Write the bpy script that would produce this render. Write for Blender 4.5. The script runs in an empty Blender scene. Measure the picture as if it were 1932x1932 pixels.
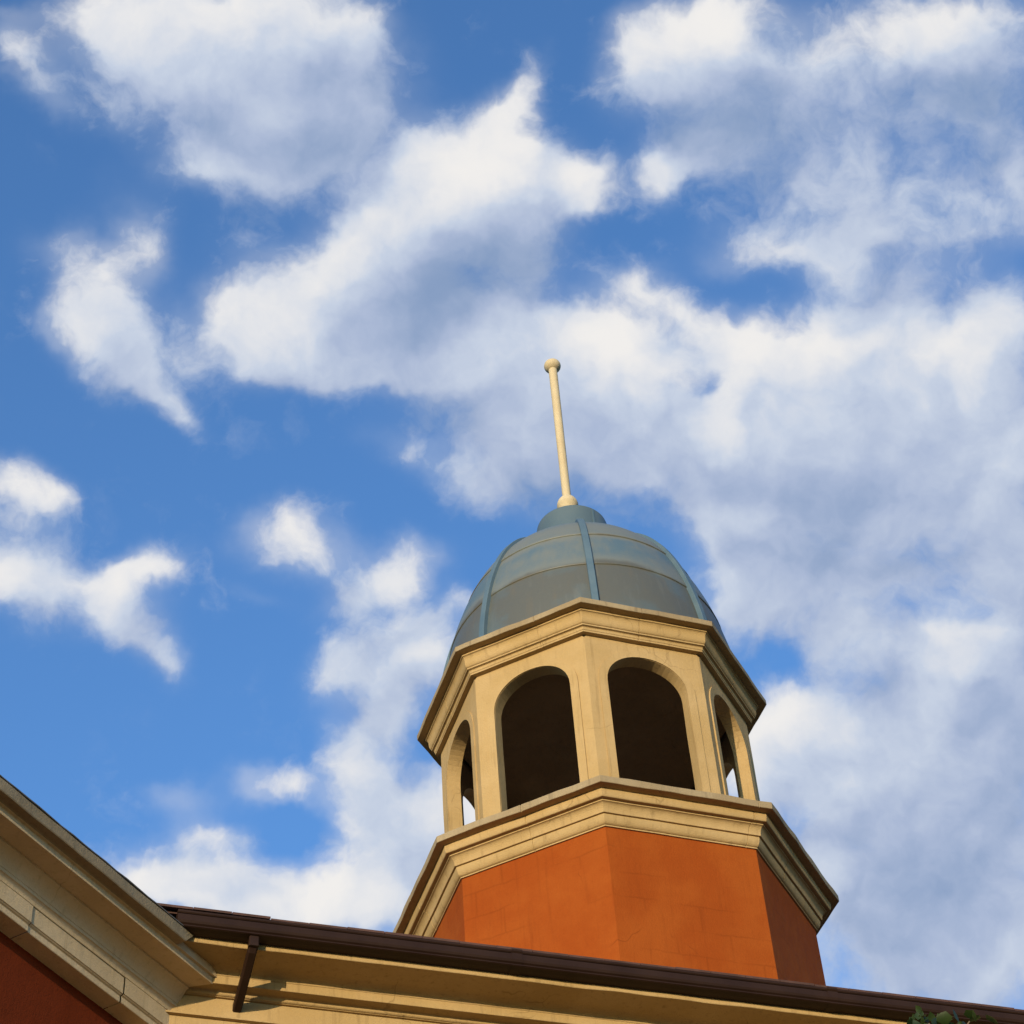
import bpy, bmesh, math, random
from mathutils import Vector, Matrix, noise
SC = bpy.context.scene
COL = SC.collection
PI = math.pi
R = math.radians

# ------------------------------------------------------------------ camera
PITCH, ROLL = 0.80759, -0.08298
f_ = Vector((0, math.cos(PITCH), math.sin(PITCH)))
u0 = Vector((0, -math.sin(PITCH), math.cos(PITCH)))
x0 = Vector((1, 0, 0))
cx_ = x0 * math.cos(ROLL) + u0 * math.sin(ROLL)
cu_ = -x0 * math.sin(ROLL) + u0 * math.cos(ROLL)
cam_d = bpy.data.cameras.new('camera')
cam = bpy.data.objects.new('camera', cam_d)
COL.objects.link(cam)
m = Matrix((cx_, cu_, -f_)).transposed().to_4x4()
m.translation = Vector((0, 0, 1.6))
cam.matrix_world = m
cam_d.sensor_width = 36
cam_d.lens = 77.355
cam_d.clip_end = 5000
SC.camera = cam

# ------------------------------------------------------------------ exposure, sun
SC.view_settings.view_transform = 'Standard'
SC.view_settings.look = 'None'
SC.view_settings.gamma = 1.0
SC.view_settings.exposure = 0.0
SUN_EL, SUN_AZ = R(6.0), R(-106.0)
sdir = Vector((math.cos(SUN_EL) * math.cos(SUN_AZ), math.cos(SUN_EL) * math.sin(SUN_AZ), math.sin(SUN_EL)))
sl = bpy.data.lights.new('sun', 'SUN')
sl.energy = 4.8
sl.angle = R(0.53)
sl.color = (1.0, 0.80, 0.52)
so = bpy.data.objects.new('sun', sl)
COL.objects.link(so)
so.rotation_euler = sdir.to_track_quat('Z', 'Y').to_euler()

# ------------------------------------------------------------------ sky with clouds (all in world directions)
W = bpy.data.worlds.new('World')
SC.world = W
W.use_nodes = True
NT = W.node_tree
NT.nodes.clear()


def N(tree, typ, **kw):
    n = tree.nodes.new(typ)
    for k, v in kw.items():
        setattr(n, k, v)
    return n


def L(tree, a, b):
    tree.links.new(a, b)


def mth(tree, op, a, b=None, c=None, clamp=False):
    n = N(tree, 'ShaderNodeMath', operation=op, use_clamp=clamp)
    for i, v in enumerate((a, b, c)):
        if v is None:
            continue
        if isinstance(v, (int, float)):
            n.inputs[i].default_value = v
        else:
            L(tree, v, n.inputs[i])
    return n.outputs[0]


def smooth(tree, v, a, b, lo=0.0, hi=1.0):
    n = N(tree, 'ShaderNodeMapRange', interpolation_type='SMOOTHSTEP')
    L(tree, v, n.inputs[0])
    n.inputs[1].default_value = a
    n.inputs[2].default_value = b
    n.inputs[3].default_value = lo
    n.inputs[4].default_value = hi
    return n.outputs[0]


# a cloud puff: heading on the sky (units of the table below), two half-widths, tilt, thickness
CLOUDS = [
 # big cloud, upper left
 (300, 60, 150, 95, 0, 1.0), (520, 60, 165, 105, 0, 1.0), (450, 205, 180, 105, 20, .95), (630, 170, 100, 100, 0, .75),
 (400, 310, 90, 48, 0, .8), (560, 290, 110, 45, -20, .6), (225, 190, 40, 40, 0, .35), (165, 25, 55, 40, 40, .5), (690, 95, 45, 60, 0, .4), (640, 265, 90, 32, -35, .45),
 # long bright cloud in the middle left
 (480, 640, 95, 52, 10, 1.0), (610, 560, 150, 85, -42, 1.0), (780, 440, 165, 110, -38, 1.0), (885, 330, 140, 92, 5, 1.0),
 (1045, 335, 85, 36, 5, .9), (1118, 325, 32, 16, 0, .55), (1000, 165, 24, 45, 20, .8), (945, 205, 45, 28, 0, .6), (985, 240, 30, 45, 0, .35),
 (960, 440, 85, 80, 0, .7), (1085, 385, 50, 26, -35, .6), (820, 615, 160, 80, 0, .85), (640, 690, 190, 34, 0, .75), (430, 580, 40, 50, -45, .45), (470, 470, 50, 60, -40, .3),
 (1000, 630, 110, 50, 0, .7), (870, 690, 140, 50, 0, .75), (990, 530, 45, 60, 20, .45),
 # bright bank behind the mast
 (1160, 650, 120, 62, 0, 1.1), (1100, 730, 150, 75, 0, 1.0), (1235, 560, 85, 34, 20, .85), (1190, 540, 45, 30, -30, .4),
 (960, 800, 130, 60, 20, .8), (1080, 860, 170, 66, 0, .85), (1200, 900, 80, 50, 0, .5), (930, 920, 110, 50, 25, .55), (760, 830, 90, 50, 10, .32),
 (1500, 700, 200, 75, 0, 1.1), (1620, 615, 95, 34, 5, .85), (1750, 690, 150, 80, 0, 1.0), (1880, 615, 55, 62, 0, 1.0), (1395, 665, 50, 50, 0, .8),
 (1310, 800, 150, 55, 0, .9), (1550, 800, 190, 62, 0, .8), (1720, 780, 120, 60, 0, .75), (1328, 726, 26, 46, 18, -.55), (1285, 632, 45, 16, 30, -.3),
 # upper right cloud and veil
 (1310, 85, 105, 78, -10, 1.05), (1245, 145, 70, 48, 0, .9), (1375, 35, 70, 45, 0, .75), (1195, 110, 40, 60, 0, .3), (1400, 235, 150, 80, 0, .66),
 (1560, 125, 150, 62, 0, .75), (1720, 55, 150, 60, 0, .62), (1860, 70, 120, 100, 0, .66), (1258, 330, 30, 44, 15, .66), (1330, 280, 90, 55, 0, .35),
 (1560, 330, 95, 90, 0, .54), (1625, 410, 50, 90, 10, .46), (1480, 480, 140, 40, 0, .44), (1390, 440, 90, 60, 0, .22), (1590, 475, 70, 40, -30, .52), (1830, 210, 120, 90, 0, .62),
 (1840, 360, 95, 64, 0, .6), (1935, 320, 24, 55, 0, .65), (1740, 445, 65, 55, 0, .62), (1690, 550, 105, 56, -10, .68), (1870, 545, 52, 45, 0, .6), (1905, 430, 70, 32, 0, .42),
 # small broken clouds, left
 (195, 600, 70, 58, 20, .95), (110, 620, 40, 26, 0, .55), (240, 680, 78, 46, 38, .95), (310, 750, 60, 26, 40, .6), (370, 800, 55, 18, 35, .22),
 (265, 470, 46, 40, 30, .78), (180, 525, 52, 44, 30, .68), (120, 465, 70, 36, 10, .36), (235, 400, 90, 60, 30, .16), (350, 640, 26, 60, -20, .3),
 (55, 120, 56, 34, 55, .55), (25, 85, 30, 32, 0, .4), (95, 185, 48, 20, 50, .32), (15, 20, 90, 20, 10, .2),
 (20, 905, 50, 34, 0, .8), (105, 935, 28, 24, 0, .7), (35, 1070, 72, 62, 20, 1.0), (95, 1110, 48, 50, 0, .65), (40, 965, 42, 40, 0, .6), (100, 1170, 70, 34, 0, .26),
 (215, 1092, 42, 34, 0, .8), (230, 1130, 60, 60, 0, .3), (275, 1058, 58, 30, 0, .76), (325, 1075, 30, 18, 20, .45), (195, 1150, 28, 26, 20, .5), (265, 1205, 66, 34, 42, .78), (310, 1240, 30, 18, 30, .5),
 # loose clouds left of the cupola
 (550, 1005, 72, 44, -10, .8), (610, 1045, 60, 36, 10, .48), (725, 1090, 84, 38, -22, .9), (765, 1060, 32, 32, 0, .45), (490, 1125, 36, 18, 20, .24), (650, 1120, 60, 34, 0, .42),
 (680, 1245, 86, 54, -25, .82), (775, 1185, 70, 30, -20, .62), (640, 1280, 46, 46, 0, .5), (765, 1310, 80, 46, -50, .95), (840, 1250, 50, 40, 0, .75), (865, 1140, 42, 22, 0, .5), (730, 1370, 42, 30, 0, .4),
 (480, 1470, 42, 28, 10, .95), (562, 1478, 38, 24, 15, .85), (335, 1508, 56, 24, 0, .58), (400, 1560, 60, 16, 10, .25),
 # low bank along the eaves
 (380, 1665, 170, 46, 0, 1.1), (600, 1710, 200, 52, 0, 1.1), (770, 1600, 130, 100, 0, 1.1), (670, 1440, 44, 56, 10, .72), (640, 1405, 26, 26, 0, .4), (725, 1490, 56, 50, 0, .72), (290, 1640, 60, 24, 0, .7),
 (380, 1575, 95, 28, -5, .6), (455, 1610, 60, 30, 0, .4), (560, 1565, 48, 50, 0, -.35), (640, 1590, 40, 60, 0, .3),
 # grey and white mass, right of the cupola
 (1530, 1345, 92, 56, 0, 1.0), (1500, 1430, 110, 60, 0, .9), (1640, 1540, 150, 80, 0, .95), (1790, 1250, 140, 90, 10, .85), (1790, 1188, 46, 14, 10, .5), (1700, 1400, 190, 110, 0, .72),
 (1880, 1400, 110, 190, 0, .75), (1600, 1650, 150, 90, 0, .72), (1800, 1650, 190, 130, 0, .64), (1700, 1810, 190, 80, 0, .58), (1565, 1195, 50, 40, 0, .72), (1640, 1195, 50, 40, 0, .5),
 (900, 1560, 110, 90, 0, 1.0), (1400, 1450, 90, 80, 0, .85), (1820, 1760, 220, 130, 0, .5), (1700, 300, 260, 150, 0, .2), (1600, 1000, 330, 220, 0, .25),
 (1500, 900, 190, 70, 0, .88), (1660, 950, 160, 66, 0, .86), (1890, 950, 66, 120, 0, 1.0), (1905, 1100, 60, 70, 0, .8), (1400, 1105, 66, 60, 20, .95), (1370, 1020, 60, 50, 0, .7), (1440, 1150, 80, 50, 0, .6),
 (1560, 1080, 140, 60, 5, .78), (1830, 850, 130, 66, 0, .85), (1400, 970, 110, 56, 20, .7), (1470, 1245, 46, 24, 0, -.4), (1690, 1075, 90, 50, 0, .42), (1915, 770, 60, 80, 0, .55), (1890, 1840, 130, 90, 0, .42), (280, 1130, 120, 90, 0, .18), (1265, 935, 34, 30, 0, -.2),
]
SHADES = [  # thickness of the sunless cloud body (greyer) or of the sunlit puffs (whiter)
 (840, 570, 130, 70, -30, -.40), (690, 140, 120, 70, 0, -.28), (430, 240, 70, 45, 30, -.22), (620, 270, 90, 50, 0, -.22), (980, 480, 80, 60, 0, -.25),
 (1450, 260, 190, 110, 0, -.3), (1850, 200, 150, 120, 0, -.34), (1580, 930, 220, 60, 0, -.24), (1700, 520, 150, 90, 0, -.22), (980, 900, 160, 70, 20, -.24),
 (1620, 1090, 200, 70, 0, -.2), (1690, 1330, 70, 60, 0, -.2), (1780, 1450, 160, 110, 0, -.10), (1780, 1660, 220, 130, 0, -.18), (1900, 1330, 90, 120, 0, -.18), (1560, 1380, 70, 30, 20, -.10), (640, 1245, 70, 60, 0, -.15),
 (1155, 690, 130, 85, 0, .22), (1480, 720, 190, 70, 0, .14), (900, 340, 120, 70, 0, .12), (380, 80, 110, 60, 0, .05), (560, 1700, 260, 70, 0, .12), (1310, 90, 80, 60, 0, .06), (1750, 700, 120, 60, 0, .1), (1790, 1190, 60, 18, 10, .22), (1500, 1300, 60, 22, 0, .12), (1900, 920, 40, 90, 0, .1),
]
PX = 1.0 / (6323.8 / 2943 * 1932)


def heading(px, py):
    return (f_ + cx_ * ((px - 966) * PX) - cu_ * ((py - 966) * PX)).normalized()


tc = N(NT, 'ShaderNodeTexCoord')
gen = tc.outputs['Generated']


def vnoise(vec, scale, detail, rough, dist=0.0):
    n = N(NT, 'ShaderNodeTexNoise')
    n.inputs['Scale'].default_value = scale
    n.inputs['Detail'].default_value = detail
    n.inputs['Roughness'].default_value = rough
    n.inputs['Distortion'].default_value = dist
    L(NT, vec, n.inputs['Vector'])
    return n


def vmath(op, a, b, s=None):
    n = N(NT, 'ShaderNodeVectorMath', operation=op)
    for i, v in enumerate((a, b)):
        if isinstance(v, tuple):
            n.inputs[i].default_value = v
        else:
            L(NT, v, n.inputs[i])
    if s is not None:
        n.inputs['Scale'].default_value = s
    return n


def warp(vec, scale, amp, detail=3.0):
    n = vnoise(vec, scale, detail, .55)
    d = vmath('SUBTRACT', n.outputs['Color'], (.5, .5, .5))
    sc = N(NT, 'ShaderNodeVectorMath', operation='SCALE')
    L(NT, d.outputs[0], sc.inputs[0])
    sc.inputs['Scale'].default_value = amp
    return vmath('ADD', vec, sc.outputs[0]).outputs[0]


wv = warp(gen, 26.0, .032, 4.0)


def puffs(table, vec, gain=1.0):
    """summed thickness of the listed puffs (soft ellipses on the celestial sphere)"""
    acc = None
    for (px, py, sx, sy, ang, amp) in table:
        if max(sx, sy) < 88 and 0 < amp < 1 and gain == 1.0:     # small puffs: broad and thin, so that the turbulence shapes them
            sx, sy, amp = sx * 1.22, sy * 1.22, amp * .84
        c = heading(px, py)
        ax = cx_ * math.cos(R(ang)) - cu_ * math.sin(R(ang))
        ax = (ax - c * ax.dot(c)).normalized()
        ay = c.cross(ax)
        qs = []
        for axis, half in ((ax, sx), (ay, sy)):
            dt = N(NT, 'ShaderNodeVectorMath', operation='DOT_PRODUCT')
            L(NT, vec, dt.inputs[0])
            dt.inputs[1].default_value = axis / (half * PX)
            qs.append(dt.outputs['Value'])
        q = mth(NT, 'MULTIPLY_ADD', qs[1], qs[1], mth(NT, 'MULTIPLY', qs[0], qs[0]))
        e = mth(NT, 'POWER', 0.42, q)
        amp *= gain
        acc = mth(NT, 'MULTIPLY', e, amp) if acc is None else mth(NT, 'MULTIPLY_ADD', e, amp, acc)
    return acc


def dotc(v):
    n = N(NT, 'ShaderNodeVectorMath', operation='DOT_PRODUCT')
    L(NT, gen, n.inputs[0])
    n.inputs[1].default_value = v
    return n.outputs['Value']


STRENGTH = .15
SKYTINT = (1.32, 1.90, 2.70)
RAMP = ((0.0, (.24, .34, .54)), (.32, (.41, .49, .67)), (.62, (.57, .64, .77)), (1.0, (.88, .86, .84)))
sky = N(NT, 'ShaderNodeTexSky', sky_type='NISHITA', sun_disc=False)
sky.sun_elevation = SUN_EL
sky.sun_rotation = math.atan2(sdir.x, sdir.y) % (2 * PI)
sky.altitude = 0
sky.air_density = 1.0
sky.dust_density = .5
sky.ozone_density = 2.0
skym = N(NT, 'ShaderNodeMix', data_type='RGBA', blend_type='MULTIPLY')
skym.inputs['Factor'].default_value = 1.0
L(NT, sky.outputs[0], skym.inputs['A'])
skym.inputs['B'].default_value = (*SKYTINT, 1)
sky_col = skym.outputs['Result']
# noises shared by the whole sky; the part that the puffs do not describe carries broken cloud too
away = smooth(NT, dotc(f_), .955, .90)
bigc = smooth(NT, vnoise(gen, 3.2, 5, .55).outputs['Fac'], .52, .72)
d_away = mth(NT, 'MULTIPLY', mth(NT, 'MULTIPLY', bigc, .8), away)
n1 = vnoise(wv, 40.0, 11.0, .60).outputs['Fac']
# the same field a little nearer the sun: billows are bright on the side that faces it
sun_side = (sdir - f_ * sdir.dot(f_)).normalized()
ra = vnoise(wv, 24.0, 5.0, .52).outputs['Fac']
rb_ = vnoise(vmath('ADD', wv, tuple(sun_side * .011)).outputs[0], 24.0, 5.0, .52).outputs['Fac']
n2 = vnoise(gen, 13.0, 5.0, .55).outputs['Fac']
n3 = vnoise(wv, 20.0, 6.0, .5).outputs['Fac']
wisp = mth(NT, 'MULTIPLY_ADD', mth(NT, 'SUBTRACT', n1, .5), 1.3, mth(NT, 'MULTIPLY', mth(NT, 'SUBTRACT', n2, .5), .55))
mott = mth(NT, 'MULTIPLY_ADD', mth(NT, 'SUBTRACT', ra, rb_), .6, mth(NT, 'MULTIPLY_ADD', mth(NT, 'SUBTRACT', n3, .5), .42, -.05))


WORLD_T = NT
thin = mth(NT, 'MULTIPLY', smooth(NT, n1, .50, .72), mth(NT, 'MULTIPLY', smooth(NT, n2, .42, .66), .13))
wv_s = vmath('ADD', wv, tuple(sun_side * .026)).outputs[0]
SHARED = (('thin', thin, 'NodeSocketFloat'), ('wv_s', wv_s, 'NodeSocketVector'), ('wv', wv, 'NodeSocketVector'), ('d_away', d_away, 'NodeSocketFloat'), ('wisp', wisp, 'NodeSocketFloat'), ('mott', mott, 'NodeSocketFloat'), ('sky_col', sky_col, 'NodeSocketColor'))


def sky_part(clouds, shades):
    """one Background for a stretch of sky holding the given puffs"""
    global NT, thin, wv_s, wv, d_away, wisp, mott, sky_col
    gt = bpy.data.node_groups.new('sky_part', 'ShaderNodeTree')
    for nm, _, ty in SHARED:
        gt.interface.new_socket(nm, in_out='INPUT', socket_type=ty)
    gt.interface.new_socket('sky', in_out='OUTPUT', socket_type='NodeSocketShader')
    gi, go = gt.nodes.new('NodeGroupInput'), gt.nodes.new('NodeGroupOutput')
    NT = gt
    thin, wv_s, wv, d_away, wisp, mott, sky_col = (gi.outputs[nm] for nm, _, _ in SHARED)
    L(NT, sky_part_nodes(clouds, shades), go.inputs[0])
    NT = WORLD_T
    gn = NT.nodes.new('ShaderNodeGroup')
    gn.node_tree = gt
    for nm, src, _ in SHARED:
        L(NT, src, gn.inputs[nm])
    return gn.outputs[0]


def sky_part_nodes(clouds, shades):
    dens = d_away
    if clouds:
        dens = mth(NT, 'ADD', puffs(clouds, wv), d_away)
    dcl = mth(NT, 'MINIMUM', dens, 1.2)
    eff = mth(NT, 'ADD', wisp, dcl)
    cover = smooth(NT, eff, .13, 1.03)
    cover = mth(NT, 'MAXIMUM', cover, mth(NT, 'ADD', mth(NT, 'MULTIPLY', smooth(NT, dens, .04, .72), .36), thin))
    br = mott
    if shades:
        br = mth(NT, 'ADD', puffs(shades, wv, .85), mott)
    br = mth(NT, 'MULTIPLY_ADD', mth(NT, 'SUBTRACT', dcl, .8), .22, br)
    if clouds:      # cloud lying between this point and the sun shades it
        d2 = mth(NT, 'MINIMUM', puffs(clouds, wv_s), 1.3)
        br = mth(NT, 'MULTIPLY_ADD', mth(NT, 'SUBTRACT', .76, d2), .32, br)
    ramp = N(NT, 'ShaderNodeValToRGB')
    L(NT, smooth(NT, br, -.62, .40), ramp.inputs[0])
    cr = ramp.color_ramp
    while len(cr.elements) < len(RAMP):
        cr.elements.new(.5)
    for el, (pos, col) in zip(cr.elements, RAMP):
        el.position = pos
        el.color = (*(x / STRENGTH / 8 for x in col), 1)
    cl = N(NT, 'ShaderNodeVectorMath', operation='SCALE')
    L(NT, ramp.outputs[0], cl.inputs[0])
    cl.inputs['Scale'].default_value = 8
    mix = N(NT, 'ShaderNodeMix', data_type='RGBA')
    L(NT, cover, mix.inputs['Factor'])
    L(NT, sky_col, mix.inputs['A'])
    L(NT, cl.outputs[0], mix.inputs['B'])
    bg = N(NT, 'ShaderNodeBackground')
    bg.inputs['Strength'].default_value = STRENGTH
    L(NT, mix.outputs['Result'], bg.inputs['Color'])
    return bg.outputs[0]


def either(fac, a, b):
    n = N(NT, 'ShaderNodeMixShader')
    L(NT, fac, n.inputs[0])
    L(NT, a, n.inputs[1])
    L(NT, b, n.inputs[2])
    return n.outputs[0]


# the sky is divided into stretches only so that each look-up weighs the puffs near it
NX = NY = 4
S0 = .262
du, dv = dotc(cx_), dotc(cu_)


def near(table, u0_, u1_, v0_, v1_):
    out = []
    for row in table:
        h = heading(row[0], row[1])
        hu, hv = h.dot(cx_), h.dot(cu_)
        a = R(row[4])
        ex = math.hypot(row[2] * math.cos(a), row[3] * math.sin(a)) * PX * 2.55 + .030
        ey = math.hypot(row[2] * math.sin(a), row[3] * math.cos(a)) * PX * 2.55 + .034
        if u0_ - ex < hu < u1_ + ex and v0_ - ey < hv < v1_ + ey:
            out.append(row)
    return out


def edges(n):
    return [-9] + [-S0 + 2 * S0 * i / n for i in range(1, n)] + [9]


eu, ev = edges(NX), edges(NY)


def tree_v(i, j0, j1):
    if j1 - j0 == 1:
        a = near(CLOUDS, eu[i], eu[i + 1], ev[j0], ev[j1])
        b = near(SHADES, eu[i], eu[i + 1], ev[j0], ev[j1])
        return sky_part(a, b)
    m_ = (j0 + j1) // 2
    return either(mth(NT, 'GREATER_THAN', dv, ev[m_]), tree_v(i, j0, m_), tree_v(i, m_, j1))


def tree_u(i0, i1):
    if i1 - i0 == 1:
        return tree_v(i0, 0, NY)
    m_ = (i0 + i1) // 2
    return either(mth(NT, 'GREATER_THAN', du, eu[m_]), tree_u(i0, m_), tree_u(m_, i1))


inside = tree_u(0, NX)
whole = either(mth(NT, 'GREATER_THAN', dotc(f_), .925), sky_part([], []), inside)
wo = N(NT, 'ShaderNodeOutputWorld')
L(NT, whole, wo.inputs['Surface'])
SC.cycles.max_bounces = 6
SC.cycles.diffuse_bounces = 2


# ------------------------------------------------------------------ materials
def base_mat(name, rough=.8, spec=.3):
    mt = bpy.data.materials.new(name)
    mt.use_nodes = True
    t = mt.node_tree
    b = t.nodes['Principled BSDF']
    b.inputs['Roughness'].default_value = rough
    b.inputs['Specular IOR Level'].default_value = spec
    return mt, t, b


def tnoise(t, vec, scale, detail=4., rough=.55, stretch=None):
    if stretch:
        mp = N(t, 'ShaderNodeMapping')
        mp.inputs['Scale'].default_value = stretch
        L(t, vec, mp.inputs['Vector'])
        vec = mp.outputs[0]
    n = N(t, 'ShaderNodeTexNoise')
    n.inputs['Scale'].default_value = scale
    n.inputs['Detail'].default_value = detail
    n.inputs['Roughness'].default_value = rough
    L(t, vec, n.inputs['Vector'])
    return n.outputs['Fac']


def mixc(t, fac, a, b, blend='MIX'):
    n = N(t, 'ShaderNodeMix', data_type='RGBA', blend_type=blend)
    for key, v in (('Factor', fac), ('A', a), ('B', b)):
        s = n.inputs[key]
        if isinstance(v, (int, float)):
            s.default_value = v
        elif isinstance(v, tuple):
            s.default_value = (*v, 1)
        else:
            L(t, v, s)
    return n.outputs['Result']


def bump(t, b, h, dist, strength=1.0):
    n = N(t, 'ShaderNodeBump')
    n.inputs['Distance'].default_value = dist
    n.inputs['Strength'].default_value = strength
    L(t, h, n.inputs['Height'])
    L(t, n.outputs[0], b.inputs['Normal'])


def plaster(name, c, c2, stain, stain_amt=.5, streak=True, blocks=False):
    mt, t, b = base_mat(name, .9, .06)
    o = N(t, 'ShaderNodeTexCoord').outputs['Object']
    big = tnoise(t, o, 2.2, 5, .6)
    col = mixc(t, smooth(t, big, .35, .68), c, c2)
    if blocks:   # faint ghosts of the courses under the paint
        mp = N(t, 'ShaderNodeMapping')
        mp.inputs['Scale'].default_value = (1, 1, 1)
        L(t, o, mp.inputs['Vector'])
        sx = N(t, 'ShaderNodeSeparateXYZ')
        L(t, o, sx.inputs[0])
        ang = mth(t, 'ARCTAN2', sx.outputs[1], sx.outputs[0])
        cmb = N(t, 'ShaderNodeCombineXYZ')
        L(t, mth(t, 'MULTIPLY', ang, 1.45), cmb.inputs[0])
        wob = mth(t, 'MULTIPLY', tnoise(t, o, 6., 2), .05)
        L(t, mth(t, 'ADD', sx.outputs[2], wob), cmb.inputs[1])
        br = N(t, 'ShaderNodeTexBrick')
        br.inputs['Scale'].default_value = 1.0
        br.inputs['Brick Width'].default_value = .42
        br.inputs['Row Height'].default_value = .21
        br.inputs['Mortar Size'].default_value = .012
        br.inputs['Mortar Smooth'].default_value = 1.0
        br.inputs['Color1'].default_value = (0, 0, 0, 1)
        br.inputs['Color2'].default_value = (.18, .18, .18, 1)
        br.inputs['Mortar'].default_value = (1, 1, 1, 1)
        L(t, cmb.outputs[0], br.inputs['Vector'])
        patch = smooth(t, tnoise(t, o, 1.7, 3), .45, .65)
        fac = mth(t, 'MULTIPLY', mth(t, 'MULTIPLY', br.outputs['Color'], patch), .38)
        col = mixc(t, fac, col, tuple(x * .62 for x in c))
    if streak:
        st = tnoise(t, o, 1.0, 5, .6, (26, 26, 1.6))
        col = mixc(t, mth(t, 'MULTIPLY', smooth(t, st, .52, .78), stain_amt), col, stain)
    sp = tnoise(t, o, 38., 3, .5)
    col = mixc(t, mth(t, 'MULTIPLY', smooth(t, sp, .68, .78), stain_amt * .4), col, stain)
    # a few hairline cracks
    vw = N(t, 'ShaderNodeVectorMath', operation='MULTIPLY_ADD')
    nz = N(t, 'ShaderNodeTexNoise')
    nz.inputs['Scale'].default_value = 5.0
    L(t, o, nz.inputs['Vector'])
    L(t, nz.outputs['Color'], vw.inputs[0])
    vw.inputs[1].default_value = (.22, .22, .22)
    L(t, o, vw.inputs[2])
    vo = N(t, 'ShaderNodeTexVoronoi', feature='DISTANCE_TO_EDGE')
    vo.inputs['Scale'].default_value = 1.25
    L(t, vw.outputs[0], vo.inputs['Vector'])
    ck = mth(t, 'MULTIPLY', smooth(t, vo.outputs['Distance'], .0065, .0015), smooth(t, tnoise(t, o, 2.6, 2), .54, .64))
    col = mixc(t, mth(t, 'MULTIPLY', ck, .45), col, stain)
    grain = tnoise(t, o, 60., 2, .5)
    col = mixc(t, mth(t, 'MULTIPLY', smooth(t, grain, .3, .75), .07), col, stain)
    L(t, col, b.inputs['Base Color'])
    fine = tnoise(t, o, 95., 4, .6)
    mid = tnoise(t, o, 9., 3, .5)
    bump(t, b, mth(t, 'MULTIPLY_ADD', mid, 1.6, fine), .004, .7)
    return mt


M = {}
M['cream'] = plaster('cream_paint', (0.3808, 0.2628, 0.1179), (0.4303, 0.3046, 0.1489), (0.1676, 0.1104, 0.05039), .50)
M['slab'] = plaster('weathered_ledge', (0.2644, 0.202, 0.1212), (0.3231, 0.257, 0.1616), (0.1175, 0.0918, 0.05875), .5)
M['buff'] = plaster('buff_paint', (0.5588, 0.4246, 0.2502), (0.6299, 0.488, 0.3021), (0.2743, 0.205, 0.118), .4)
M['orange'] = plaster('terracotta_paint', (0.2511, 0.05236, 0.007854), (0.2829, 0.06732, 0.01071), (0.1344, 0.02693, 0.005712), .26, True, True)
M['red'] = plaster('red_paint', (0.144, 0.02448, 0.00648), (0.1656, 0.02952, 0.00864), (0.0864, 0.01584, 0.00504), .2)
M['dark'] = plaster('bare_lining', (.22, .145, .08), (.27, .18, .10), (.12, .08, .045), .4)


def dome_mat():
    mt, t, b = base_mat('faded_blue_metal', .50, .4)
    o = N(t, 'ShaderNodeTexCoord').outputs['Object']
    sx = N(t, 'ShaderNodeSeparateXYZ')
    L(t, o, sx.inputs[0])
    z = sx.outputs[2]
    blue, chalk, olive, rust = (.078, .128, .165), (.146, .160, .148), (.086, .092, .083), (.125, .104, .068)
    n_big = tnoise(t, o, 1.9, 4, .55)
    n_st = tnoise(t, o, 1.0, 5, .6, (14, 14, 1.2))
    wz = mth(t, 'MULTIPLY_ADD', mth(t, 'SUBTRACT', n_big, .5), .34, z)
    # lower course weathered to olive grey, with blue patches left
    low = smooth(t, wz, 14.26, 14.17)
    patch = smooth(t, n_big, .47, .66)
    c_low = mixc(t, mth(t, 'MULTIPLY', patch, .8), olive, (0.0798, 0.114, 0.1307))
    c_low = mixc(t, mth(t, 'MULTIPLY', smooth(t, n_st, .5, .8), .35), c_low, rust)
    c_low = mixc(t, mth(t, 'MULTIPLY', smooth(t, n_st, .46, .22), .45), c_low, (.135, .145, .135))
    # middle and upper courses: blue in the middle, chalky towards each seam
    c_up = mixc(t, mth(t, 'MULTIPLY', smooth(t, mth(t, 'MULTIPLY_ADD', n_st, .35, mth(t, 'MULTIPLY', n_big, .65)), .40, .66), .8), blue, chalk)
    for zs, wd in ((14.20, .20), (14.68, .10), (14.86, .30)):
        d = mth(t, 'ABSOLUTE', mth(t, 'SUBTRACT', wz, zs))
        c_up = mixc(t, mth(t, 'MULTIPLY', smooth(t, d, wd, 0.0), .85), c_up, chalk)
    col = mixc(t, low, c_up, c_low)
    # grime line under each lap
    for zs in (14.182, 14.688):
        d = mth(t, 'SUBTRACT', z, zs)
        up = smooth(t, mth(t, 'ABSOLUTE', d), .035, .0)
        col = mixc(t, mth(t, 'MULTIPLY', up, mth(t, 'MULTIPLY', smooth(t, tnoise(t, o, 7., 4), .4, .7), .6)), col, (.10, .085, .06))
    L(t, col, b.inputs['Base Color'])
    bump(t, b, tnoise(t, o, 5., 3), .012, .5)
    return mt


M['dome'] = dome_mat()


def simple(name, c, c2, rough, scale=6., spec=.4, bmp=0.0, metal=0.0):
    mt, t, b = base_mat(name, rough, spec)
    o = N(t, 'ShaderNodeTexCoord').outputs['Object']
    n = tnoise(t, o, scale, 5, .6)
    L(t, mixc(t, smooth(t, n, .3, .7), c, c2), b.inputs['Base Color'])
    b.inputs['Metallic'].default_value = metal
    if bmp:
        bump(t, b, tnoise(t, o, scale * 4, 4), bmp, .6)
    return mt


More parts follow.
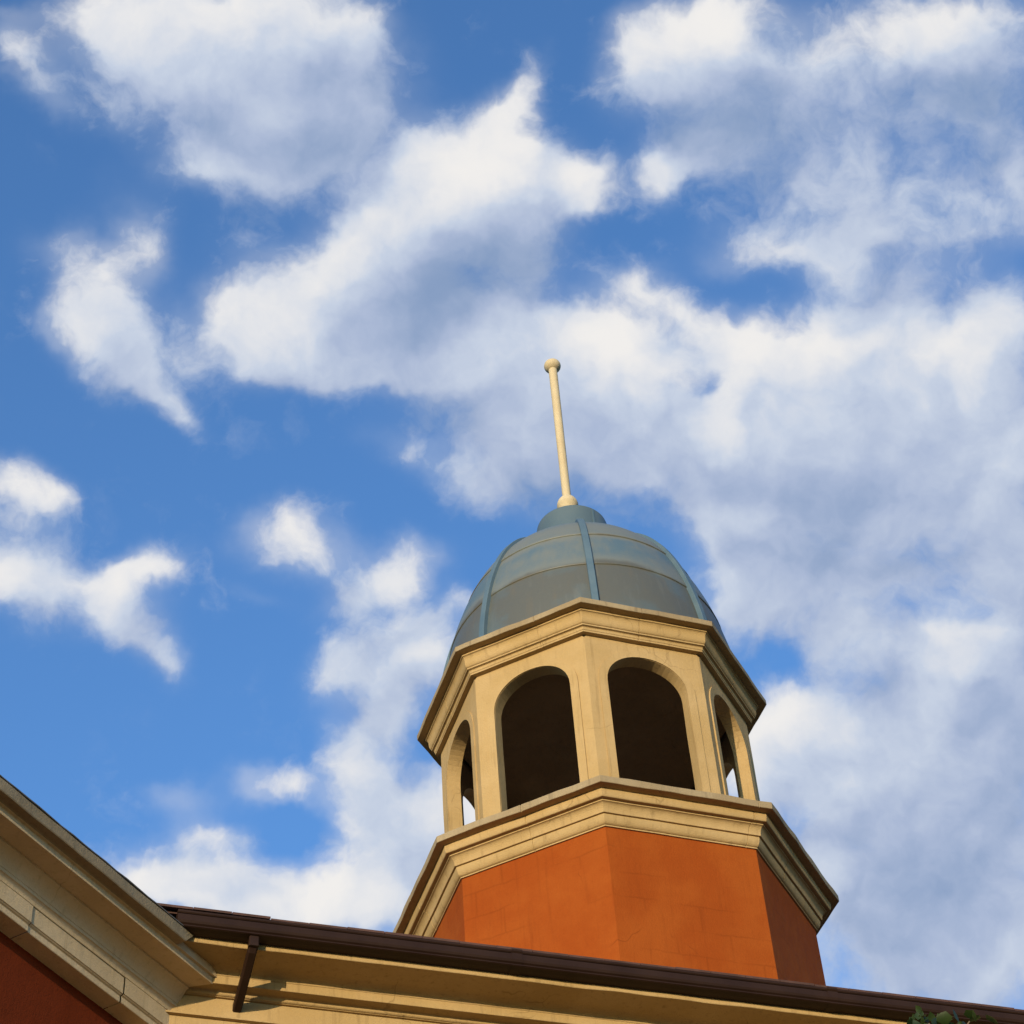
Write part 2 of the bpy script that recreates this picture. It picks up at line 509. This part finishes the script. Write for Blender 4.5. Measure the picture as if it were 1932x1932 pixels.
M['rib'] = simple('blue_rib_metal', (0.07039, 0.1209, 0.163), (0.09262, 0.1443, 0.1819), .5, 5.)
M['cap'] = simple('blue_cap_metal', (0.07188, 0.1131, 0.1415), (0.09079, 0.1287, 0.1457), .5, 3.)
M['mast'] = plaster('ivory_mast_paint', (0.4838, 0.3951, 0.2455), (0.5322, 0.4516, 0.301), (0.2097, 0.1452, 0.0792), .45)
M['gutter'] = simple('brown_gutter_paint', (0.01997, 0.009485, 0.00599), (0.02696, 0.01348, 0.008486), .55, 4., .14)
M['tile'] = simple('brown_roof_tile', (0.05625, 0.0285, 0.0225), (0.09, 0.045, 0.0375), .7, 8., .3, .004)
M['slate'] = simple('grey_roof_edge', (.09, .085, .075), (.16, .15, .13), .75, 20., .3, .003)
M['bark'] = simple('grey_bark', (.12, .09, .06), (.2, .15, .1), .9, 12., .2, .01)
M['asphalt'] = simple('worn_asphalt', (.045, .043, .040), (.065, .06, .055), .9, 1.5, .2, .004)


def leaf_mat():
    mt, t, b = base_mat('green_leaf', .5, .4)
    o = N(t, 'ShaderNodeTexCoord').outputs['Object']
    n = tnoise(t, o, 3.5, 3)
    L(t, mixc(t, smooth(t, n, .35, .65), (0.01519, 0.03255, 0.005208), (0.03689, 0.06076, 0.01085)), b.inputs['Base Color'])
    tr = N(t, 'ShaderNodeBsdfTranslucent')
    tr.inputs['Color'].default_value = (.05, .09, .012, 1)
    ms = N(t, 'ShaderNodeMixShader')
    ms.inputs[0].default_value = .3
    L(t, b.outputs[0], ms.inputs[1])
    L(t, tr.outputs[0], ms.inputs[2])
    L(t, ms.outputs[0], t.nodes['Material Output'].inputs['Surface'])
    return mt


M['leaf'] = leaf_mat()


# ------------------------------------------------------------------ mesh helpers
class MB:
    def __init__(s):
        s.v, s.f, s.mi, s.sm = [], [], [], []

    def add(s, pts):
        k = len(s.v)
        s.v += [tuple(p) for p in pts]
        return k

    def face(s, ids, mi=0, smooth=False):
        s.f.append(tuple(ids))
        s.mi.append(mi)
        s.sm.append(smooth)

    def grid(s, rows, mi=0, close_u=False, close_v=False, smooth=False):
        """rows: list of equally long point lists; mi may be a list per column gap"""
        k = s.add([p for r in rows for p in r])
        nr, nc = len(rows), len(rows[0])
        for i in range(nr if close_v else nr - 1):
            for j in range(nc if close_u else nc - 1):
                a, b = i * nc + j, i * nc + (j + 1) % nc
                c, d = ((i + 1) % nr) * nc + (j + 1) % nc, ((i + 1) % nr) * nc + j
                q = mi[j] if isinstance(mi, (list, tuple)) else mi
                sm = smooth[j] if isinstance(smooth, (list, tuple)) else smooth
                s.face((k + a, k + b, k + c, k + d), q, sm)
        return k

    def box(s, c, sz, mi=0, rot=None):
        pts = []
        for dx in (-.5, .5):
            for dy in (-.5, .5):
                for dz in (-.5, .5):
                    p = Vector((dx * sz[0], dy * sz[1], dz * sz[2]))
                    if rot:
                        p = rot @ p
                    pts.append(Vector(c) + p)
        k = s.add(pts)
        for q in ((0, 1, 3, 2), (4, 6, 7, 5), (0, 4, 5, 1), (2, 3, 7, 6), (0, 2, 6, 4), (1, 5, 7, 3)):
            s.face([k + i for i in q], mi)

    def tube(s, path, rad, n=16, mi=0, smooth=True, caps=True):
        rows = []
        path = [Vector(p) for p in path]
        for i, p in enumerate(path):
            d = (path[min(i + 1, len(path) - 1)] - path[max(i - 1, 0)]).normalized()
            a = d.cross(Vector((0.13, .97, .21))).normalized()
            b = d.cross(a)
            r = rad[i] if isinstance(rad, (list, tuple)) else rad
            rows.append([p + a * (r * math.cos(2 * PI * j / n)) + b * (r * math.sin(2 * PI * j / n)) for j in range(n)])
        k = s.grid(rows, mi, close_u=True, smooth=smooth)
        if caps:
            s.face([k + j for j in range(n)][::-1], mi)
            e = k + (len(rows) - 1) * n
            s.face([e + j for j in range(n)], mi)

    def lathe(s, prof, c=(0, 0), n=64, mi=0, smooth=True, a0=0.0):
        rows = [[(c[0] + r * math.cos(a0 + 2 * PI * j / n), c[1] + r * math.sin(a0 + 2 * PI * j / n), z) for j in range(n)] for r, z in prof]
        return s.grid(rows, mi, close_u=True, smooth=smooth)

    def build(s, name, mats, parent=None, off=None, kind=None):
        me = bpy.data.meshes.new(name)
        off = Vector(off) if off is not None else (Vector(parent.location) if parent is not None and parent.parent is None else Vector((0, 0, 0)))
        me.from_pydata([tuple(Vector(p) - off) for p in s.v], [], s.f)
        for mt in (mats if isinstance(mats, (list, tuple)) else [mats]):
            me.materials.append(mt)
        me.polygons.foreach_set('material_index', s.mi)
        me.polygons.foreach_set('use_smooth', s.sm)
        bm = bmesh.new()
        bm.from_mesh(me)
        bmesh.ops.recalc_face_normals(bm, faces=bm.faces)
        bm.to_mesh(me)
        bm.free()
        me.update()
        o = bpy.data.objects.new(name, me)
        COL.objects.link(o)
        if parent is not None:
            o.parent = parent
        else:
            o.location = off
        if kind:
            o['kind'] = kind
        return o


def thing(name, label, cat, loc):
    o = bpy.data.objects.new(name, None)
    o.empty_display_size = .2
    COL.objects.link(o)
    o.location = loc
    o['label'] = label
    o['category'] = cat
    return o


def cove(p, q, n=6):
    """concave quarter from p (starts level) to q (ends plumb)"""
    return [(p[0] + (q[0] - p[0]) * math.sin(t), p[1] + (q[1] - p[1]) * (1 - math.cos(t))) for t in [PI / 2 * i / n for i in range(1, n + 1)]]


def ovolo(p, q, n=6):
    """convex quarter from p (starts plumb) to q (ends level)"""
    return [(p[0] + (q[0] - p[0]) * (1 - math.cos(t)), p[1] + (q[1] - p[1]) * math.sin(t)) for t in [PI / 2 * i / n for i in range(1, n + 1)]]


def cyma(p, q, n=5):
    mpt = ((p[0] + q[0]) / 2, (p[1] + q[1]) / 2)
    return cove(p, mpt, n) + ovolo(mpt, q, n)


def jit(p, amp, sc=4.0):
    q = Vector(p) * sc
    return Vector(p) + Vector((noise.noise(q), noise.noise(q + Vector((31, 7, 3))), noise.noise(q + Vector((5, 17, 41))))) * amp


# ------------------------------------------------------------------ ground
g = MB()
g.grid([[(-600 + 1200 * i / 40, -600 + 1200 * j / 40, 0) for i in range(41)] for j in range(41)])
g.build('ground', M['asphalt'], kind='structure')

# ------------------------------------------------------------------ the cupola
CX, CY, PHI = 0.5110, 13.8550, -0.02627
tw = thing('cupola', 'octagonal terracotta and cream cupola with open arches, faded blue dome and ivory mast', 'cupola', (CX, CY, 9.0))


def oct_dir(k):
    a = PHI - PI / 2 + k * PI / 4
    return math.cos(a), math.sin(a)


def oct_ring(mb, prof, mats, seg=10, jitn=0, smooth=None, amp=.004, joints=()):
    """sweep a corner-radius profile round the octagon; first jitn points get hand-made unevenness"""
    rows = []
    for k in range(8):
        c0, s0 = oct_dir(k)
        c1, s1 = oct_dir(k + 1)
        ts = [(i / seg, 0.0) for i in range(seg)]
        for kj, tj in joints:
            if kj == k:
                ts += [(tj - .0032, 0.0), (tj - .0030, .006), (tj + .0030, .006), (tj + .0032, 0.0)]
        for t, inset in sorted(ts):
            row = []
            for j, (r, z) in enumerate(prof):
                r -= inset
                p = Vector((CX + r * (c0 * (1 - t) + c1 * t), CY + r * (s0 * (1 - t) + s1 * t), z))
                row.append(jit(p, amp if j < jitn else amp * .25, 5.0))
            rows.append(row)
    mb.grid(rows, mats, close_v=True, smooth=smooth or False)


# terracotta drum
mb = MB()
oct_ring(mb, [(1.5, 11.30), (1.5, 9.3)], 0, 6, 0, amp=.003)
mb.build('drum_wall', M['orange'], tw)
# lower cornice (ledge + mouldings)
P = [(1.15, 11.545), (1.715, 11.534), (1.719, 11.530), (1.719, 11.478), (1.716, 11.475), (1.651, 11.475)]
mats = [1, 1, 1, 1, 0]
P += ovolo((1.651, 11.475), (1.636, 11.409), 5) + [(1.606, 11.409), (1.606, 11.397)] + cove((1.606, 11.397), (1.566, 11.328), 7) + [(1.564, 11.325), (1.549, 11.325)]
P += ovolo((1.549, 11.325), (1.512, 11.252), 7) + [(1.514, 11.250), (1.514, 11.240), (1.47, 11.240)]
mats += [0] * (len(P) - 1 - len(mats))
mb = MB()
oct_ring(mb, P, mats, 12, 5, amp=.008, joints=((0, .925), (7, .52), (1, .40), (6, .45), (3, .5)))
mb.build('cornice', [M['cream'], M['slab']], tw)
# upper cornice
P = [(1.05, 13.570), (1.446, 13.550), (1.450, 13.546), (1.450, 13.500), (1.447, 13.497), (1.381, 13.497), (1.381, 13.479)]
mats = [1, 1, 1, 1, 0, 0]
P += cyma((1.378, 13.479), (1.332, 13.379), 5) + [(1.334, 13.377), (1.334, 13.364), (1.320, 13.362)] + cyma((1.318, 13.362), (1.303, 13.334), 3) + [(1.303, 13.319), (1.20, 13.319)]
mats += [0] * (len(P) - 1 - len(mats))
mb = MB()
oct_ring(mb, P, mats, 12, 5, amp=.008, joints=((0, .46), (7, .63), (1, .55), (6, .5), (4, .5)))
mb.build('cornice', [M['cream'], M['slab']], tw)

# belfry wall: eight arched faces, 15 cm thick
RB, TH = 1.259, .104
AP = RB * math.cos(PI / 8)
HA, ZS, RISE, Z0, ZSILL, ZT = .328, 12.872, .298, 11.52, 11.62, 13.36
NA = 22


def arch_pts(ha, rise, zs=ZS, zl=ZSILL):
    pts = [(-ha, zl)] + [(-ha, zl + (zs - zl) * i / 8) for i in range(1, 8)]
    for i in range(NA + 1):
        a = PI - PI * i / NA
        ex = 0.96
        cc, ss = math.cos(a), math.sin(a)
        pts.append((ha * math.copysign(abs(cc) ** ex, cc), zs + rise * abs(ss) ** ex))
    pts += [(ha, zl + (zs - zl) * i / 8) for i in range(7, 0, -1)] + [(ha, zl)]
    return pts


mb = MB()
for k in range(8):
    am = PHI - PI / 2 + (k + .5) * PI / 4
    nx, ny = math.cos(am), math.sin(am)
    tx, ty = -ny, nx

    def P3(s, z, ap):
        return jit(Vector((CX + nx * ap + tx * s, CY + ny * ap + ty * s, z)), .003, 3.0)
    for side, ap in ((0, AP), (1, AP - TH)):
        hw = ap * math.tan(PI / 8)
        inner = arch_pts(HA, RISE)
        outer = []
        for (s, z) in inner:     # match every arch point with one on the panel's rim
            if z <= ZS:
                outer.append((-hw if s < 0 else hw, z))
            else:
                a = math.atan2((z - ZS) / RISE, s / HA)
                if a < PI / 4:
                    outer.append((hw, ZS + (ZT - ZS) * math.tan(a)))
                elif a > 3 * PI / 4:
                    outer.append((-hw, ZS + (ZT - ZS) * math.tan(PI - a)))
                else:
                    outer.append((hw / math.tan(a), ZT))
        ra = [P3(s, z, ap) for s, z in inner]
        rb = [P3(s, z, ap) for s, z in outer]
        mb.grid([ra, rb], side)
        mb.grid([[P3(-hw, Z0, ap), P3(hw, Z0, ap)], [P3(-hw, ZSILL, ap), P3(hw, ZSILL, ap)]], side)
    # reveal
    a = arch_pts(HA, RISE)
    mb.grid([[P3(s, z, AP) for s, z in a], [P3(s, z, AP - TH) for s, z in a]], 0, smooth=False)
    mb.grid([[P3(-HA, ZSILL, AP), P3(HA, ZSILL, AP)], [P3(-HA, ZSILL, AP - TH), P3(HA, ZSILL, AP - TH)]], 0)
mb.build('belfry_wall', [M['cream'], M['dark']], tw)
# raised bands round the arches
for k in range(8):
    am = PHI - PI / 2 + (k + .5) * PI / 4
    nx, ny = math.cos(am), math.sin(am)
    tx, ty = -ny, nx

    def P3(s, z, ap):
        return Vector((CX + nx * ap + tx * s, CY + ny * ap + ty * s, z))
    mb = MB()
    a, b = arch_pts(HA + .001, RISE + .001, zl=11.56), arch_pts(HA + .068, RISE + .066, zl=11.56)
    mb.grid([[P3(s, z, AP - .02) for s, z in a], [P3(s, z, AP + .011) for s, z in a], [P3(s, z, AP + .011) for s, z in b], [P3(s, z, AP - .02) for s, z in b]], 0)
    mb.build('arch_surround', M['cream'], tw)
# ceiling and floor of the belfry
mb = MB()
for z in (13.30, 13.37):
    kk = mb.add([(CX + 1.1 * oct_dir(i)[0], CY + 1.1 * oct_dir(i)[1], z) for i in range(8)])
    mb.face(range(kk, kk + 8))
mb.grid([[Vector(p) for p in mb.v[:8]], [Vector(p) for p in mb.v[8:16]]], 0, close_u=True)
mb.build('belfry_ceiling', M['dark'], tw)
mb = MB()
for i in range(8):
    pass
kk = mb.add([(CX + 1.16 * oct_dir(i)[0], CY + 1.16 * oct_dir(i)[1], 11.552) for i in range(8)])
mb.face(range(kk, kk + 8))
mb.build('belfry_floor', M['slab'], tw)

# dome: three lapped courses of sheet metal
DX, DY = CX + .018, CY
RD, HD, DA, DB = 1.258, 1.798, 1.4875, 3.065


def dome_r(z):
    t = min(max((z - 13.55) / HD, 0), .995)
    return RD * (1 - t ** DA) ** (1 / DB)


dome = MB()
for z0, z1, prd in ((13.53, 14.186, 0.0), (14.180, 14.694, .008), (14.688, 15.335, .016)):
    prof = [(dome_r(z0) + prd - .012, z0), (dome_r(z0) + prd, z0 + .001)] + [(dome_r(z0 + (z1 - z0) * i / 24) + prd, z0 + (z1 - z0) * i / 24) for i in range(1, 25)]
    dome.lathe(prof, (DX, DY), 96, 0, True)
dome_o = dome.build('dome', M['dome'], tw, off=(CX, CY, 0))
dome_o.location = (0, 0, -9.0)
for k in range(8):       # standing ribs
    am = PHI - PI / 2 + k * PI / 4 + R(4.7)
    er, et = Vector((math.cos(am), math.sin(am), 0)), Vector((-math.sin(am), math.cos(am), 0))
    mb = MB()
    zs = [13.54 + (15.27 - 13.54) * (1 - (1 - i / 90) ** 1.6) for i in range(91)]
    rows = []
    for z in zs:
        r = dome_r(z)
        s = (dome_r(z + .01) - dome_r(z - .01)) / .02
        nrm = Vector((1, 0, -s)).normalized()
        p = Vector((DX, DY, z)) + er * r
        up = er * nrm.x + Vector((0, 0, 1)) * nrm.z
        w = .028
        rows.append([p + et * -w - up * .02, p + et * -w + up * .036, p + et * (-w + .004) + up * .040, p + et * (w - .004) + up * .040, p + et * w + up * .036, p + et * w - up * .02])
    mb.grid(rows, 0, smooth=False)
    kk = len(mb.v) - 6
    mb.face(range(kk, kk + 6))
    mb.face(range(0, 6))
    rb = mb.build('rib', M['rib'], dome_o, off=(CX, CY, 0))
# drum-shaped cap with its seam
mb = MB()
mb.lathe([(.320, 15.0), (.320, 15.765), (.316, 15.78), (.05, 16.02), (.0, 16.03)], (DX - .004, DY), 64, 0, True)
cap = mb.build('dome_cap', M['cap'], tw, off=(CX, CY, 0))
cap.location = (0, 0, -9.0)
for pgon in cap.data.polygons:
    pgon.use_smooth = abs(pgon.normal.z) < .3
mb = MB()
sa = R(-53)
mb.box((DX - .004 + .322 * math.cos(sa), DY + .322 * math.sin(sa), 15.47), (.010, .018, .585), 0, Matrix.Rotation(sa, 3, 'Z'))
mb.build('seam', M['rib'], cap, off=(CX, CY, 0))
# mast
mb = MB()
mb.tube([(CX, CY, 15.98), (CX, CY, 16.6), (CX, CY, 17.3), (CX, CY, 18.06)], [.040, .040, .041, .042], 24, caps=False)
mast = mb.build('mast', M['mast'], tw)
mb = MB()
mb.lathe([(.0, 18.008)] + [(.082 * math.sin(PI * i / 20), 18.088 - .072 * math.cos(PI * i / 20)) for i in range(2, 19)] + [(.0, 18.163)], (CX, CY), 32)
mb.build('ball', M['mast'], mast, off=tw.location)
mb = MB()
mb.lathe([(.098 * math.cos(PI / 2 * i / 10), 16.10 + .115 * math.sin(PI / 2 * i / 10)) for i in range(10)] + [(.03, 16.216)], (CX, CY), 32)
mb.lathe([(.098, 16.10), (.06, 15.98)], (CX, CY), 32)
mb.build('mast_foot', M['mast'], mast, off=tw.location)


# ------------------------------------------------------------------ wings of the building
class Frame:
    """t along the eaves, n towards the viewer; o = distance of a vertical plane from the camera spot"""
    def __init__(s, deg):
        a = R(deg)
        s.t = Vector((math.cos(a), math.sin(a), 0))
        s.n = Vector((math.sin(a), -math.cos(a), 0))

    def p(s, al, o, z):
        # eaves levels are written from a datum 1.6 m below the pavement; wall feet stay on it
        return s.t * al - s.n * o + Vector((0, 0, z - 1.6 if z > 9 else z))


A, B = Frame(19.5), Frame(63.2)


def run(mb, fr, prof, a0, a1, mats, step=.12, amp=.003, jitn=(), shift=0.0, smooth=False):
    ends = a1 if isinstance(a1, list) else [a1] * len(prof)      # a list of ends mitres the far end
    n = max(2, int((ends[0] - a0) / step))
    rows = []
    for i in range(n + 1):
        rows.append([jit(fr.p(a0 + (ends[j] - a0) * i / n, o + shift, z), amp * (2.2 if j in jitn else .6), 3.5) for j, (o, z) in enumerate(prof)])
    mb.grid(rows, mats, smooth=smooth)


# yellow wing behind the gutter
yw = thing('house_wing', 'yellow wing with dark brown gutter, deep cream cornice and brown tiled roof below the cupola', 'building', A.p(7, 16, 0))
mb = MB()
wo_ = 11.222
a0, a1 = 1.0, 15.0
mb.grid([[A.p(a0 + (a1 - a0) * i / 40, wo_, z) for i in range(41)] for z in (0, 4, 8, 10, 10.4, 10.95)])
mb.grid([[A.p(a1, o, z) for o in (wo_, 22)] for z in (0, 10.95)])
mb.grid([[A.p(a, 22, z) for a in (a0, a1)] for z in (0, 10.95)])
mb.build('wall', M['cream'], yw)
mb = MB()
P = [(11.3, 11.10), (10.862, 11.10), (10.854, 11.09), (10.854, 11.006), (10.857, 11.002), (11.029, 11.002)]
P += cove((11.033, 11.002), (11.106, 10.966), 6) + [(11.110, 10.963), (11.110, 10.912), (11.112, 10.908), (11.170, 10.908)]
P += cyma((11.170, 10.908), (11.205, 10.881), 4) + [(11.205, 10.878), (11.25, 10.878)]
run(mb, A, P, 1.15, 15.0, 0, .10, .003, (3, 4))
run(mb, A, [(11.25, 10.749), (11.212, 10.747), (11.196, 10.740), (11.194, 10.728), (11.25, 10.726)], 1.5, 15.0, 0, .12, .002)
mb.build('cornice', M['cream'], yw)
# roof: a low slope, tiles nosing over the gutter
mb = MB()
SL = math.tan(R(17))
rows = []
ncols = 48
for j in range(0, 41):
    o = 10.80 + .30 * (j // 2) if j else 10.80
    stepz = .022 if (j % 2 == 1) else 0.0
    o = 10.80 + .30 * ((j + 1) // 2)
    z = 11.168 + (o - 10.80) * SL - (0.022 if j % 2 == 1 else 0.0)
    if j == 0:
        o, z = 10.80, 11.168
    rows.append([A.p(1.10 + (15 - 1.10) * i / ncols, o, z) for i in range(ncols + 1)])
mb.grid(rows, 0)
mb.grid([[A.p(1.10 + 13.9 * i / ncols, 10.80, z) for i in range(ncols + 1)] for z in (11.150, 11.168)])
mb.grid([[A.p(1.10 + 13.9 * i / ncols, o, 11.150 + (o - 10.8) * SL - .03) for i in range(ncols + 1)] for o in (10.80, 12.0, 22.0)])
roof = mb.build('roof', M['tile'], yw)
rnd = random.Random(4)
mb = MB()           # eaves course: single tiles of slightly different height
al = 1.12
while al < 14.9:
    w = .235
    dz = rnd.uniform(-.003, .004)
    if al < 1.9:
        dz += .012
    c = A.p(al + w / 2, 10.86, 11.163 + dz + .03)
    rot = Matrix.Rotation(R(19.5), 3, 'Z') @ Matrix.Rotation(R(17), 3, 'X')
    mb.box(c, (w - .004, .22, .014), 0, rot)
    al += w
mb.build('eaves_tile', M['tile'], roof, off=yw.location)
mb = MB()           # board behind the gutter
run(mb, A, [(10.90, 11.16), (10.862, 11.16), (10.862, 11.095), (10.90, 11.095)], 1.15, 15.0, 0, .3, .001)
mb.build('fascia_board', M['tile'], yw)
# gutter
GP = []
for i in range(9):       # rolled lip
    t = R(-60 + 300 * i / 8)
    GP.append((10.764 - .013 * math.cos(t) * 1.0, 11.144 + .013 * math.sin(t)))
GP = [(10.778, 11.138)] + [(10.764 - .014 * math.cos(t), 11.143 + .014 * math.sin(t)) for t in [R(120 - 36 * i) for i in range(8)]]
GP += [(10.752, 11.122), (10.751, 11.080), (10.757, 11.066), (10.768, 11.058), (10.764, 11.052), (10.757, 11.049), (10.756, 11.043), (10.764, 11.039), (10.80, 11.036), (10.845, 11.036), (10.851, 11.040), (10.851, 11.150)]
mb = MB()
run(mb, A, GP, 1.50, 15.0, 0, .5, .002)
run(mb, A, [(o + (.006 if o < 10.8 else -.004), z + (.005 if z < 11.1 else 0)) for o, z in GP[9:]], 1.50, 15.0, 0, .5, .002)
gut = mb.build('gutter', M['gutter'], yw)
mb = MB()
kk = mb.add([A.p(1.50, o, z) for o, z in GP[2:]])
mb.face(range(kk, kk + len(GP) - 2))
mb.build('end_cap', M['gutter'], gut, off=yw.location)
GC = (10.80, 11.09)
for al in (3.60, 5.70, 7.80, 9.90, 12.0):
    mb = MB()
    run(mb, A, [(GC[0] + (o - GC[0]) * 1.07, GC[1] + (z - GC[1]) * 1.07) for o, z in GP[3:-1]], al - .035, al + .035, 0, .02, .0)
    mb.build('joint_sleeve', M['gutter'], gut, off=yw.location)


# downpipe: outlet under the gutter, elbow, then a raking pipe into the wall
def square_pipe(mb, path, w, bev=.008):
    path = [Vector(p) for p in path]
    rows = []
    for i, p in enumerate(path):
        d = (path[min(i + 1, len(path) - 1)] - path[max(i - 1, 0)]).normalized()
        a = A.t
        b = d.cross(a).normalized()
        h = w / 2
        q = []
        for sx, sy in ((-1, -1), (1, -1), (1, 1), (-1, 1)):
            for e in ((0, 1), (1, 0)) if sx * sy > 0 else ((1, 0), (0, 1)):
                q.append(p + a * (sx * (h - bev * e[0])) + b * (sy * (h - bev * e[1])))
        rows.append(q)
    k = mb.grid(rows, 0, close_u=True)
    mb.face(range(k, k + 8))
    mb.face(range(k + (len(rows) - 1) * 8, k + len(rows) * 8))


mb = MB()
square_pipe(mb, [A.p(1.966, 10.806, 11.00), A.p(1.965, 10.83, 10.968), A.p(1.960, 11.0, 10.893), A.p(1.956, 11.25, 10.813)], .054)
dp = mb.build('downpipe', M['gutter'], yw)
mb = MB()
square_pipe(mb, [A.p(1.968, 10.802, 11.040), A.p(1.967, 10.803, 10.972)], .060, .006)
mb.build('outlet', M['gutter'], dp, off=yw.location)

# red wing at the left, in shade
rw = thing('house_wing', 'red walled wing with heavy buff cornice, in shade left of the brown gutter', 'building', B.p(7, 9, 0))
e0, e1 = 3.6, 9.35
mb = MB()
mb.grid([[B.p(e0 + (e1 - e0) * i / 10, 7.184, z) for i in range(11)] for z in (0, 4, 8, 10.62)])
mb.grid([[B.p(e0, o, z) for o in (7.184, 13)] for z in (0, 10.62)])
mb.grid([[B.p(a, 13, z) for a in (e0, e1 + 3)] for z in (0, 10.62)])
mb.build('wall', M['red'], rw)
P = [(7.3, 11.060), (6.728, 11.037), (6.721, 11.032), (6.721, 10.962), (6.725, 10.956)]
P += cove((6.740, 10.956), (6.779, 10.949), 5) + [(6.83, 10.9485)]
mb = MB()
CUT = 8.655        # the ledge dies against the fascia of the yellow wing
run(mb, B, P, e0, [CUT - max(0, 11.02 - z) * 1.1 for o, z in P], 1, .09, .003, (1, 2, 3, 4))
mb.face(range(len(mb.v) - len(P), len(mb.v)), 1)
P = [(6.84, 11.04), (6.783, 11.03), (6.782, 10.947), (6.800, 10.946), (6.801, 10.944), (6.801, 10.905), (6.803, 10.902), (6.934, 10.902), (6.936, 10.890)]
for i in range(1, 11):
    t = i / 10
    P.append((6.937 + .074 * (1 - (1 - t) ** 1.5), 10.889 - .079 * t ** 1.2))
P += [(7.015, 10.809), (7.015, 10.789)] + cove((7.017, 10.788), (7.038, 10.748), 5) + [(7.043, 10.746)]
ends = []
for o, z in P:
    if z > 10.95:
        oa = 11.07
    elif o < 6.81:
        oa = 11.114
    elif o < 6.94:
        oa = 11.172
    else:
        oa = 11.172 + (o - 6.94) * .9
    ends.append((oa - o * B.n.dot(A.n)) / -B.t.dot(A.n))
run(mb, B, P, e0, ends, 0, .09, .003)
# the flat boards below come in lengths that do not quite line up
Q = [(7.043, 10.746), (7.043, 10.637), (7.050, 10.634), (7.053, 10.630), (7.060, 10.627), (7.063, 10.624), (7.063, 10.588), (7.066, 10.585), (7.20, 10.585)]
for i, (s0, s1, sh) in enumerate(((e0, 5.85, .004), (5.856, 7.600, -.002), (7.606, 8.440, .003), (8.446, 9.75, -.002))):
    run(mb, B, Q, s0, s1, 0, .12, .002, (), sh)
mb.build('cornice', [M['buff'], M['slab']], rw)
mb = MB()
rows = []
for j in range(5):
    o = 6.716 + 1.5 * j
    rows.append([jit(B.p(e0 + (9.6 - e0) * i / 60, o, 11.045 + (o - 6.716) * SL), .006 if j == 0 else 0, 9.) for i in range(61)])
mb.grid(rows, 0)
mb.grid([[p + Vector((0, 0, -.007)) for p in rows[0]], rows[0]], 0)
mb.grid([[p + Vector((0, 0, -.007)) for p in rows[0]], [p + Vector((0, 0, -.02)) for p in rows[1]]], 0)
mb.build('roof', M['slate'], rw)

# ------------------------------------------------------------------ tree in front of the yellow wing
tr = thing('slim_tree', 'slim green tree whose top leaves overlap the gutter at the lower right', 'tree', A.p(5.86, 9.75, 0))
rnd = random.Random(11)
top = A.p(5.78, 9.8, 10.28)
base = A.p(5.86, 9.75, 0)
mb = MB()
path = [base.lerp(top, t) + Vector((math.sin(t * 5) * .06, math.cos(t * 4) * .06 - .06, 0)) * (1 - t) for t in [i / 14 for i in range(15)]]
mb.tube(path, [.11 * (1 - i / 14) ** .8 + .006 for i in range(15)], 10)
limbs = []
for i in range(46):
    t = rnd.uniform(.28, .97)
    p = base.lerp(top, t)
    ln = (1.25 * math.sin(PI * min(1, (t - .15) / .85)) ** .8 + .10) * rnd.uniform(.6, 1.0)
    a = rnd.uniform(0, 2 * PI)
    q = p + Vector((math.cos(a) * ln, math.sin(a) * ln, ln * rnd.uniform(.1, .5)))
    if q.z > 8.5:
        q.z = 8.5
    mid = p.lerp(q, .5) + Vector((0, 0, -.05 * ln))
    mb.tube([p, mid, q], [.028 * (1 - t) + .008, .014 * (1 - t) + .006, .004], 6)
    limbs.append((p, mid, q))
mb.build('trunk', M['bark'], tr)
mb = MB()


def leaf(c, d, up, ln):
    d = d.normalized()
    s = d.cross(up).normalized()
    n = s.cross(d)
    w = ln * .36
    pts = [c, c + d * ln * .3 + s * w + n * .1 * w, c + d * ln * .62 + s * w * .85 + n * .05 * w, c + d * ln, c + d * ln * .62 - s * w * .85 + n * .05 * w, c + d * ln * .3 - s * w + n * .1 * w, c + d * ln * .5 - n * w * .22]
    k = mb.add(pts)
    for a, b in ((0, 1), (1, 2), (2, 3), (3, 4), (4, 5), (5, 0)):
        mb.face((k + a, k + b, k + 6), 0, True)


def rv():
    return Vector((rnd.gauss(0, 1), rnd.gauss(0, 1), rnd.gauss(0, 1))).normalized()


for (p, mid, q) in limbs:
    L_ = (q - p).length
    for i in range(int(70 * L_) + 16):
        t = rnd.uniform(.25, 1.05)
        c = (p.lerp(mid, t * 2) if t < .5 else mid.lerp(q, t * 2 - 1)) + rv() * rnd.uniform(.02, .17)
        if c.z > 8.60:
            continue
        leaf(c, rv() + Vector((0, 0, -.3)), rv(), rnd.uniform(.06, .11))
# the topmost shoots, the only part that reaches into the picture
shoots = [((2636, 2922), 9.80), ((2652, 2910), 9.80), ((2622, 2952), 9.80), ((2690, 2922), 9.78), ((2715, 2938), 9.80), ((2668, 2946), 9.82), ((2642, 2962), 9.8), ((2700, 2962), 9.8), ((2772, 2956), 9.8), ((2800, 2975), 9.8), ((2745, 2975), 9.8)]
for (px, o) in shoots:
    d = cx_ * ((px[0] - 1471.5) / 6323.8) - cu_ * ((px[1] - 1471.5) / 6323.8) + f_
    sft = -o / d.dot(A.n)
    c = Vector((0, 0, 1.6)) + d * sft
    for i in range(5):
        leaf(c + rv() * .024 - Vector((0, 0, .03)), rv() * .7 + Vector((0, 0, .7)), rv() - f_ * .8, rnd.uniform(.035, .065))
mb.build('crown', M['leaf'], tr)
